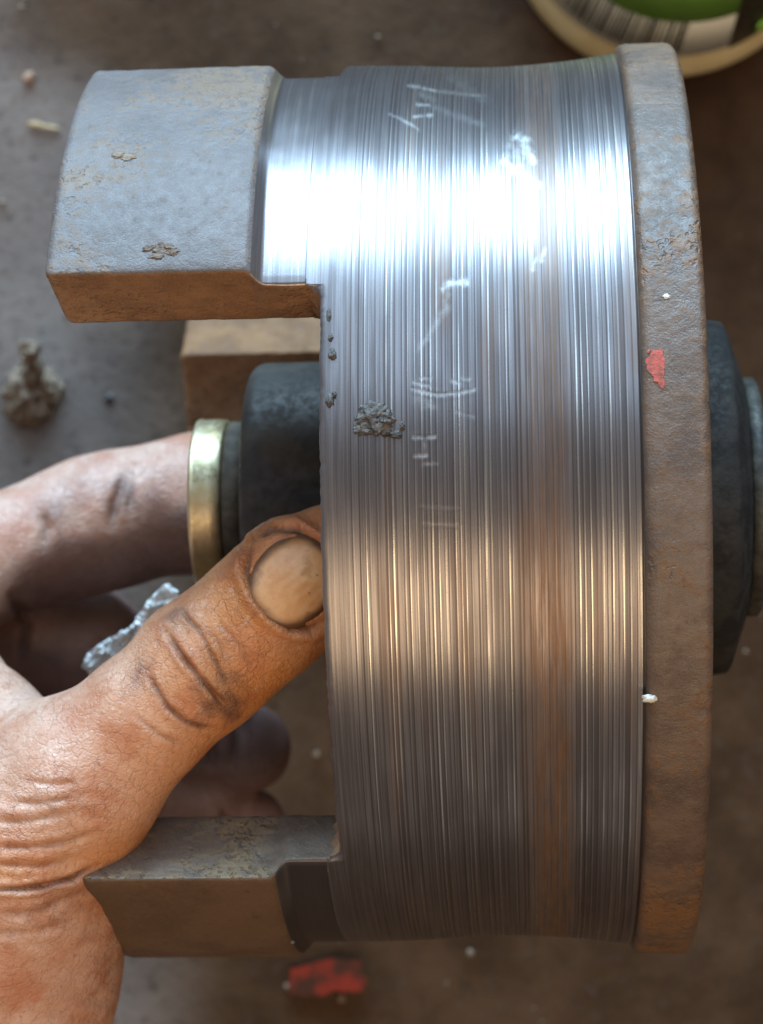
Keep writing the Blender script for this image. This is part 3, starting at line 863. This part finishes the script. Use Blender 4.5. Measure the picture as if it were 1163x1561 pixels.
def mat_skin():
    t = NT('oily_skin')
    o = t.coord()
    rs = t.attr('rusty')
    n1 = t.noise(o, 75, 4, 0.6)
    n2 = t.noise(o, 320, 4, 0.65)
    n3 = t.noise(o, 1500, 3, 0.6)
    dn = t.n('ShaderNodeTexNoise'); t.set(dn.inputs['Vector'], o); dn.inputs['Scale'].default_value = 600
    dv = t.n('ShaderNodeVectorMath', operation='MULTIPLY_ADD'); t.set(dv.inputs[0], dn.outputs['Color']); dv.inputs[1].default_value = (0.0016,) * 3; t.set(dv.inputs[2], o)
    v1 = t.voro(dv.outputs[0], 1500, 'DISTANCE_TO_EDGE')
    v2 = t.voro(dv.outputs[0], 420, 'DISTANCE_TO_EDGE')
    g_ = t.attr('grime_shade'); b_ = t.attr('oily_shade')
    c = t.mix(t.step(n1, 0.35, 0.65), (0.58, 0.315, 0.215), (0.72, 0.445, 0.335))
    c = t.mix(t.math('MULTIPLY', rs, t.step(n1, 0.25, 0.7, 0.6, 1.0)), c, (0.60, 0.232, 0.068))
    c = t.mix(t.step(t.noise(o, 130, 4, 0.6), 0.40, 0.66, 0.0, 0.62), c, (0.44, 0.130, 0.045))
    c = t.mix(t.step(n2, 0.42, 0.25, 0.0, 0.5), c, (0.72, 0.48, 0.35))
    c = t.mix(t.step(n3, 0.58, 0.72, 0.0, 0.45), c, (0.20, 0.085, 0.045))
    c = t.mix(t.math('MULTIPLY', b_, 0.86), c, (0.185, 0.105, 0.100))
    c = t.mix(t.math('MULTIPLY', t.step(v2, 0.06, 0.0), t.step(n1, 0.35, 0.7, 0.05, 0.42)), c, (0.16, 0.07, 0.045))
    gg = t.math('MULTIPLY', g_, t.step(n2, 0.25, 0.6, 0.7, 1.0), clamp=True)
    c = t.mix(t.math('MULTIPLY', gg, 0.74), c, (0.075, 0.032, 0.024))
    h = t.math('ADD', t.math('MULTIPLY', t.step(v1, 0.0, 0.22), t.step(n1, 0.35, 0.65, 0.03, 0.22)), t.math('MULTIPLY', n3, 0.6))
    h = t.math('ADD', h, t.math('MULTIPLY', t.step(v2, 0.0, 0.07), 0.15))
    h = t.math('ADD', h, t.math('MULTIPLY', n2, 0.8))
    nrm = t.bump(h, 0.00034, 0.9)
    return t.out(c, t.step(n2, 0.3, 0.7, 0.34, 0.52), 0.0, nrm, Specular_IOR_Level=0.55, Subsurface_Weight=0.12,
                 Subsurface_Radius=(0.0025, 0.0010, 0.0005), Subsurface_Scale=1.0)
M_skin = mat_skin()
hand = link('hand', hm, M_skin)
tag(hand, 'oil stained bare hand, thumb across the drum notch, fingers curled below', 'hand')

# thumbnail: a curved plate let into the flattened tip
def top_z(x, y, z0=62.0):
    zz = np.full(len(x), z0, np.float32)
    for _ in range(60):
        d = sdf(np.stack([x, y, zz], 1).astype(np.float32))
        zz = zz - np.maximum(d, 0) * 0.7
    return zz
def mat_nail():
    t = NT('yellowed_nail')
    o = t.coord()
    n1 = t.noise(o, 260, 4, 0.6); n2 = t.noise(o, 1100, 3, 0.6)
    c = t.mix(t.step(n1, 0.35, 0.65), (0.60, 0.285, 0.115), (0.68, 0.375, 0.180))
    c = t.mix(t.step(n1, 0.55, 0.72, 0, 0.6), c, (0.36, 0.17, 0.07))
    c = t.mix(t.step(n2, 0.66, 0.74, 0, 0.7), c, (0.12, 0.06, 0.035))
    c = t.mix(t.math('MULTIPLY', t.step(t.math('ADD', t.attr('rim'), t.math('MULTIPLY', t.math('SUBTRACT', n1, 0.5), 0.25)), 0.70, 0.92), 0.9), c, (0.085, 0.035, 0.02))
    return t.out(c, t.step(n2, 0.3, 0.7, 0.30, 0.45), 0, t.bump(t.math('ADD', n1, t.math('MULTIPLY', n2, 0.5)), 0.0002, 0.6), Specular_IOR_Level=0.45, Subsurface_Weight=0.1, Subsurface_Radius=(0.002, 0.001, 0.0005), Subsurface_Scale=1.0)
M_nail = mat_nail()
def make_nail(cx, cy, cz, ang, hu, hv, z0, lift):
    c0 = mm(cx, cy, cz)
    ud = np.array([math.cos(ang), math.sin(ang)]); vd = np.array([-ud[1], ud[0]])
    NA, NB = 20, 36
    V = []
    for i in range(NA + 1):
        f = i / NA
        for j in range(NB):
            a = 2 * math.pi * j / NB
            ca, sa = math.cos(a), math.sin(a)
            k = (abs(ca) ** 2.5 + abs(sa) ** 2.5) ** (-1 / 2.5)
            u, v = hu * k * ca * f, hv * k * sa * f
            V.append((c0[0] + ud[0] * u + vd[0] * v, c0[1] + ud[1] * u + vd[1] * v, f, u, v))
    V = np.array(V)
    zt = top_z(V[:, 0], V[:, 1], z0)
    # follows the finger's cross-curve, proud in the middle, dipping under the fold at the rim
    zp = zt + lift - 1.0 * np.clip((V[:, 2] - 0.86) / 0.14, 0, 1) ** 2 + 0.03 * np.sin(V[:, 4] * 4.2 + 0.7 * np.sin(V[:, 3]))
    verts = [(a * 0.001, b * 0.001, c * 0.001) for a, b, c in zip(V[:, 0], V[:, 1], zp)]
    Fc = [(i * NB + j, (i + 1) * NB + j, (i + 1) * NB + (j + 1) % NB, i * NB + (j + 1) % NB) for i in range(NA) for j in range(NB)]
    me = mesh('nail', verts, Fc)
    at_ = me.attributes.new('rim', 'FLOAT', 'POINT'); at_.data.foreach_set('value', V[:, 2].astype(np.float32))
    bm = bmesh.new(); bm.from_mesh(me); bmesh.ops.remove_doubles(bm, verts=bm.verts, dist=1e-6)
    bmesh.ops.recalc_face_normals(bm, faces=bm.faces); bm.to_mesh(me); bm.free()
    if sum(p.normal.z for p in me.polygons) < 0: me.flip_normals()
    o = link('nail', me, M_nail, hand)
    sol = o.modifiers.new('thick', 'SOLIDIFY'); sol.thickness = 0.0006; sol.offset = -1
    return o
make_nail(448, 886, 52.0, math.atan2(0.72, 0.69), 7.3, 6.6, 62.0, 0.34)['label'] = 'yellowed thumbnail with a dirty rim'

# ------------------------------------------------------------------ the tin in the corner
def can():
    root = empty('plastic_jar', (0, 0, 0))
    c = P(1012, -120, GZ); root.location = (c.x, c.y, GZ)
    tag(root, 'green and white labelled jar with barcode standing behind the drum rim', 'jar')
    rb, rw, Hc = 0.0392, 0.0352, 0.11
    def lathe_z(name, prof, n, mat, parent, a0=0, a1=360):
        V, Fc = [], []
        m = len(prof); full = abs(a1 - a0) >= 359.9
        cnt = n if full else n + 1
        for i in range(cnt):
            a = math.radians(a0 + (a1 - a0) * i / n)
            for (r, z_) in prof: V.append((r * math.cos(a), r * math.sin(a), z_))
        for i in range(n):
            j = (i + 1) % cnt
            for k in range(m - 1): Fc.append((i * m + k, j * m + k, j * m + k + 1, i * m + k + 1))
        me = mesh(name, V, Fc); fix_normals(me)
        return link(name, me, mat, parent)
    m_pl = mat_simple('yellowed_plastic', (0.62, 0.48, 0.24), (0.74, 0.60, 0.34), 0.4, scale=60)
    m_lab = mat_simple('cream_label', (0.90, 0.86, 0.68), (0.93, 0.90, 0.76), 0.45, scale=40)
    m_grn = mat_simple('green_print', (0.24, 0.60, 0.06), (0.34, 0.70, 0.10), 0.4, scale=40)
    m_blk = mat_simple('dark_print', (0.018, 0.018, 0.012), (0.04, 0.038, 0.025), 0.35, scale=40)
    def rc(z_): return 0.0366 - (z_ - 0.014) * 0.175
    lathe_z('jar_wall', [(0.0, 0.002), (rb - 0.004, 0.002), (rb, 0.004), (rb + 0.0004, 0.008), (rb - 0.0008, 0.011), (rc(0.0125) + 0.0008, 0.0125), (rc(0.014), 0.014), (rc(0.08), 0.08), (rc(0.08) - 0.004, 0.086), (0.012, 0.09), (0.0, 0.09)], 96, m_pl, root)
    th = 0.0003
    def label(name, a0, a1, z0, z1, mat, lift=0.0):
        r0, r1 = rc(z0) + 0.0003 + lift, rc(z1) + 0.0003 + lift
        return lathe_z(name, [(r0, z0), (r0 + th, z0), (r1 + th, z1), (r1, z1), (r0, z0)], 48, mat, root, a0, a1)
    label('label', 190, 291, 0.0165, 0.040, m_lab)
    label('green_band', 190, 291, 0.0375, 0.075, m_grn, 0.0004)
    label('dark_panel', 291.3, 360, 0.0150, 0.075, m_blk)
    label('green_stripe', 302, 350, 0.0170, 0.0225, m_grn, 0.0004)
    # barcode: bars that run up the label
    V, Fc = [], []
    rr = random.Random(4)
    a = 224.0
    while a < 272:
        w = rr.choice((0.5, 0.5, 0.9, 1.3)); gap = rr.choice((0.5, 0.9, 1.3))
        b0 = len(V)
        for (aa, z_) in ((a, 0.0195), (a + w, 0.0195), (a + w, 0.0370), (a, 0.0370)):
            q = math.radians(aa); r_ = rc(z_) + 0.0003 + th + 0.00015
            V.append((r_ * math.cos(q), r_ * math.sin(q), z_)); 
        Fc.append((b0, b0 + 1, b0 + 2, b0 + 3))
        a += w + gap
    me = mesh('barcode', V, Fc); link('barcode', me, m_blk, root, smooth=False)
can()

# ------------------------------------------------------------------ litter on the ground
def ground_lump(name, items, mat, label, cat, group=None, sub=4):
    """items: (px, py, z above ground mm, rx, ry, rz mm, seed)"""
    bm = bmesh.new()
    c = P(items[0][0], items[0][1], GZ)
    for (px, py, h, rx, ry, rz, sd) in items:
        p = P(px, py, GZ + h * mmm)
        blob_mesh(bm, p - c, Vector((0, 0, 1)), rx * mmm, ry * mmm, rz * mmm, sd, 0.55 if rz > 0.5 else 0.3, rnd.uniform(0, 3) if rz > 0.5 else -0.15, sub)
    me = bpy.data.meshes.new(name); bm.to_mesh(me); bm.free()
    o = link(name, me, mat); o.location = c
    tag(o, label, cat, group)
    return o
ground_lump('mud_clod', [(48, 600, 3.5, 6.0, 5.2, 5.0, 3), (30, 605, 3, 3.8, 4.0, 4, 5), (66, 590, 3, 4.0, 4.2, 4.5, 7), (48, 560, 9, 2.6, 3.2, 4.0, 9), (45, 534, 15, 2.2, 2.4, 3.0, 11), (44, 625, 2, 5, 3.5, 3, 14)], M_crumb, 'knobbly brown mud clod on the grey floor above the index finger', 'clod')
ground_lump('pebble', [(167, 606, 0.5, 1.1, 1.0, 1.0, 21)], M_grime, 'tiny dark pebble on the grey floor between the clod and the claw', 'pebble', sub=3)
def ground_flake(name, outlines, mat, label, cat, th=0.0004):
    V, Fc = [], []
    c = P(*outlines[0][0], GZ)
    for q, ol in enumerate(outlines):
        pts = []
        for (a, b) in zip(ol, ol[1:] + ol[:1]):
            for i in range(12):
                t_ = i / 12; x_, y_ = a[0] + (b[0] - a[0]) * t_, a[1] + (b[1] - a[1]) * t_
                pts.append((x_ + 7 * mnoise.noise((x_ * 0.07, y_ * 0.07, q)), y_ + 7 * mnoise.noise((x_ * 0.07, y_ * 0.07, q + 40))))
        b0, n_ = len(V), len(pts)
        for lift in (0.0026 + th, 0.0015):
            for (x_, y_) in pts: V.append(P(x_, y_, GZ + lift) - c)
        for tri in tessellate_polygon([[Vector((x_, y_, 0)) for x_, y_ in pts]]): Fc.append(tuple(b0 + i for i in tri))
        for i in range(n_): Fc.append((b0 + i, b0 + (i + 1) % n_, b0 + n_ + (i + 1) % n_, b0 + n_ + i))
    me = mesh(name, V, Fc); fix_normals(me)
    o = link(name, me, mat, smooth=False); o.location = c
    tag(o, label, cat)
    return o
ground_flake('red_scrap', [[(436, 1512), (446, 1478), (492, 1462), (545, 1466), (560, 1490), (556, 1512), (520, 1510), (470, 1522)]], mat_simple('faded_red_plastic', (0.060, 0.024, 0.015), (0.22, 0.028, 0.016), 0.75, scale=110, lohi=(0.40, 0.62), spec=0.1), 'flat faded red scrap lying on the dark floor under the drum', 'scrap')
ground_lump('straw_bit', [(55, 190, 0.9, 2.6, 0.7, 0.45, 41), (76, 194, 0.9, 2.8, 0.5, 0.4, 42)], mat_simple('straw', (0.40, 0.27, 0.13), (0.50, 0.36, 0.2), 0.7), 'pale straw bit on the grey floor beside the upper claw', 'straw', sub=3)
ground_lump('brick_crumb', [(44, 118, 0.5, 1.3, 1.2, 0.9, 51)], mat_simple('brick_red', (0.33, 0.19, 0.12), (0.42, 0.26, 0.17), 0.8), 'small pinkish brick crumb above the straw bit', 'crumb', sub=3)
ground_lump('stone_chip', [(482, 1150, 0.5, 0.8, 0.7, 0.6, 57)], M_crumb, 'pale stone chip seen through the notch right of the curled fingertips', 'stone chip', sub=3)
# fine grit: nobody could count it
bm = bmesh.new()
rg = random.Random(11)
for k in range(160):
    x = rg.uniform(-0.13, 0.13); y = rg.uniform(-0.16, 0.17)
    s = 0.00025 + 0.0009 * rg.random() ** 3
    r = bmesh.ops.create_icosphere(bm, subdivisions=1, radius=s)
    for v in r['verts']:
        v.co = v.co * rg.uniform(0.7, 1.3); v.co.z *= 0.7
        v.co += Vector((x, y, GZ + 0.0012))
me = bpy.data.meshes.new('grit'); bm.to_mesh(me); bm.free()
grit = link('grit', me, M_crumb)
tag(grit, 'fine pale grit scattered over the oil-soaked floor', 'grit', kind='stuff')

# crumpled foil between thumb and fingers
def foil():
    bm = bmesh.new()
    nU, nV_ = 46, 22
    pa, pb = P(128, 1022, -0.020), P(262, 900, -0.012)
    ax = pb - pa; side = Vector((ax.y, -ax.x, 0)).normalized()
    V, Fc = [], []
    for i in range(nU):
        for j in range(nV_):
            u, v = i / (nU - 1), j / (nV_ - 1)
            wdt = 0.012 * (0.7 + 0.5 * math.sin(u * 9))
            p = pa + ax * u + side * ((v - 0.12) * wdt)
            q = p * 330
            p = p + Vector((0.3, 0.2, 1)) * (0.0034 * abs(mnoise.noise(q)) + 0.0028 * abs(mnoise.noise(q * 2.6)) + 0.0012 * math.cos(v * 5))
            V.append(p - pa)
    for i in range(nU - 1):
        for j in range(nV_ - 1):
            a = i * nV_ + j
            Fc.append((a, a + nV_, a + nV_ + 1, a + 1))
    me = mesh('foil_scrap', V, Fc)
    o = link('foil_scrap', me, mat_simple('crumpled_foil', (0.62, 0.62, 0.62), (0.90, 0.91, 0.92), 0.45, 0.15, 300, 0.0004), smooth=False)
    o.location = pa
    s = o.modifiers.new('thick', 'SOLIDIFY'); s.thickness = 0.0004
    tag(o, 'crumpled silvery foil scrap tucked between thumb and index finger', 'foil')
foil()
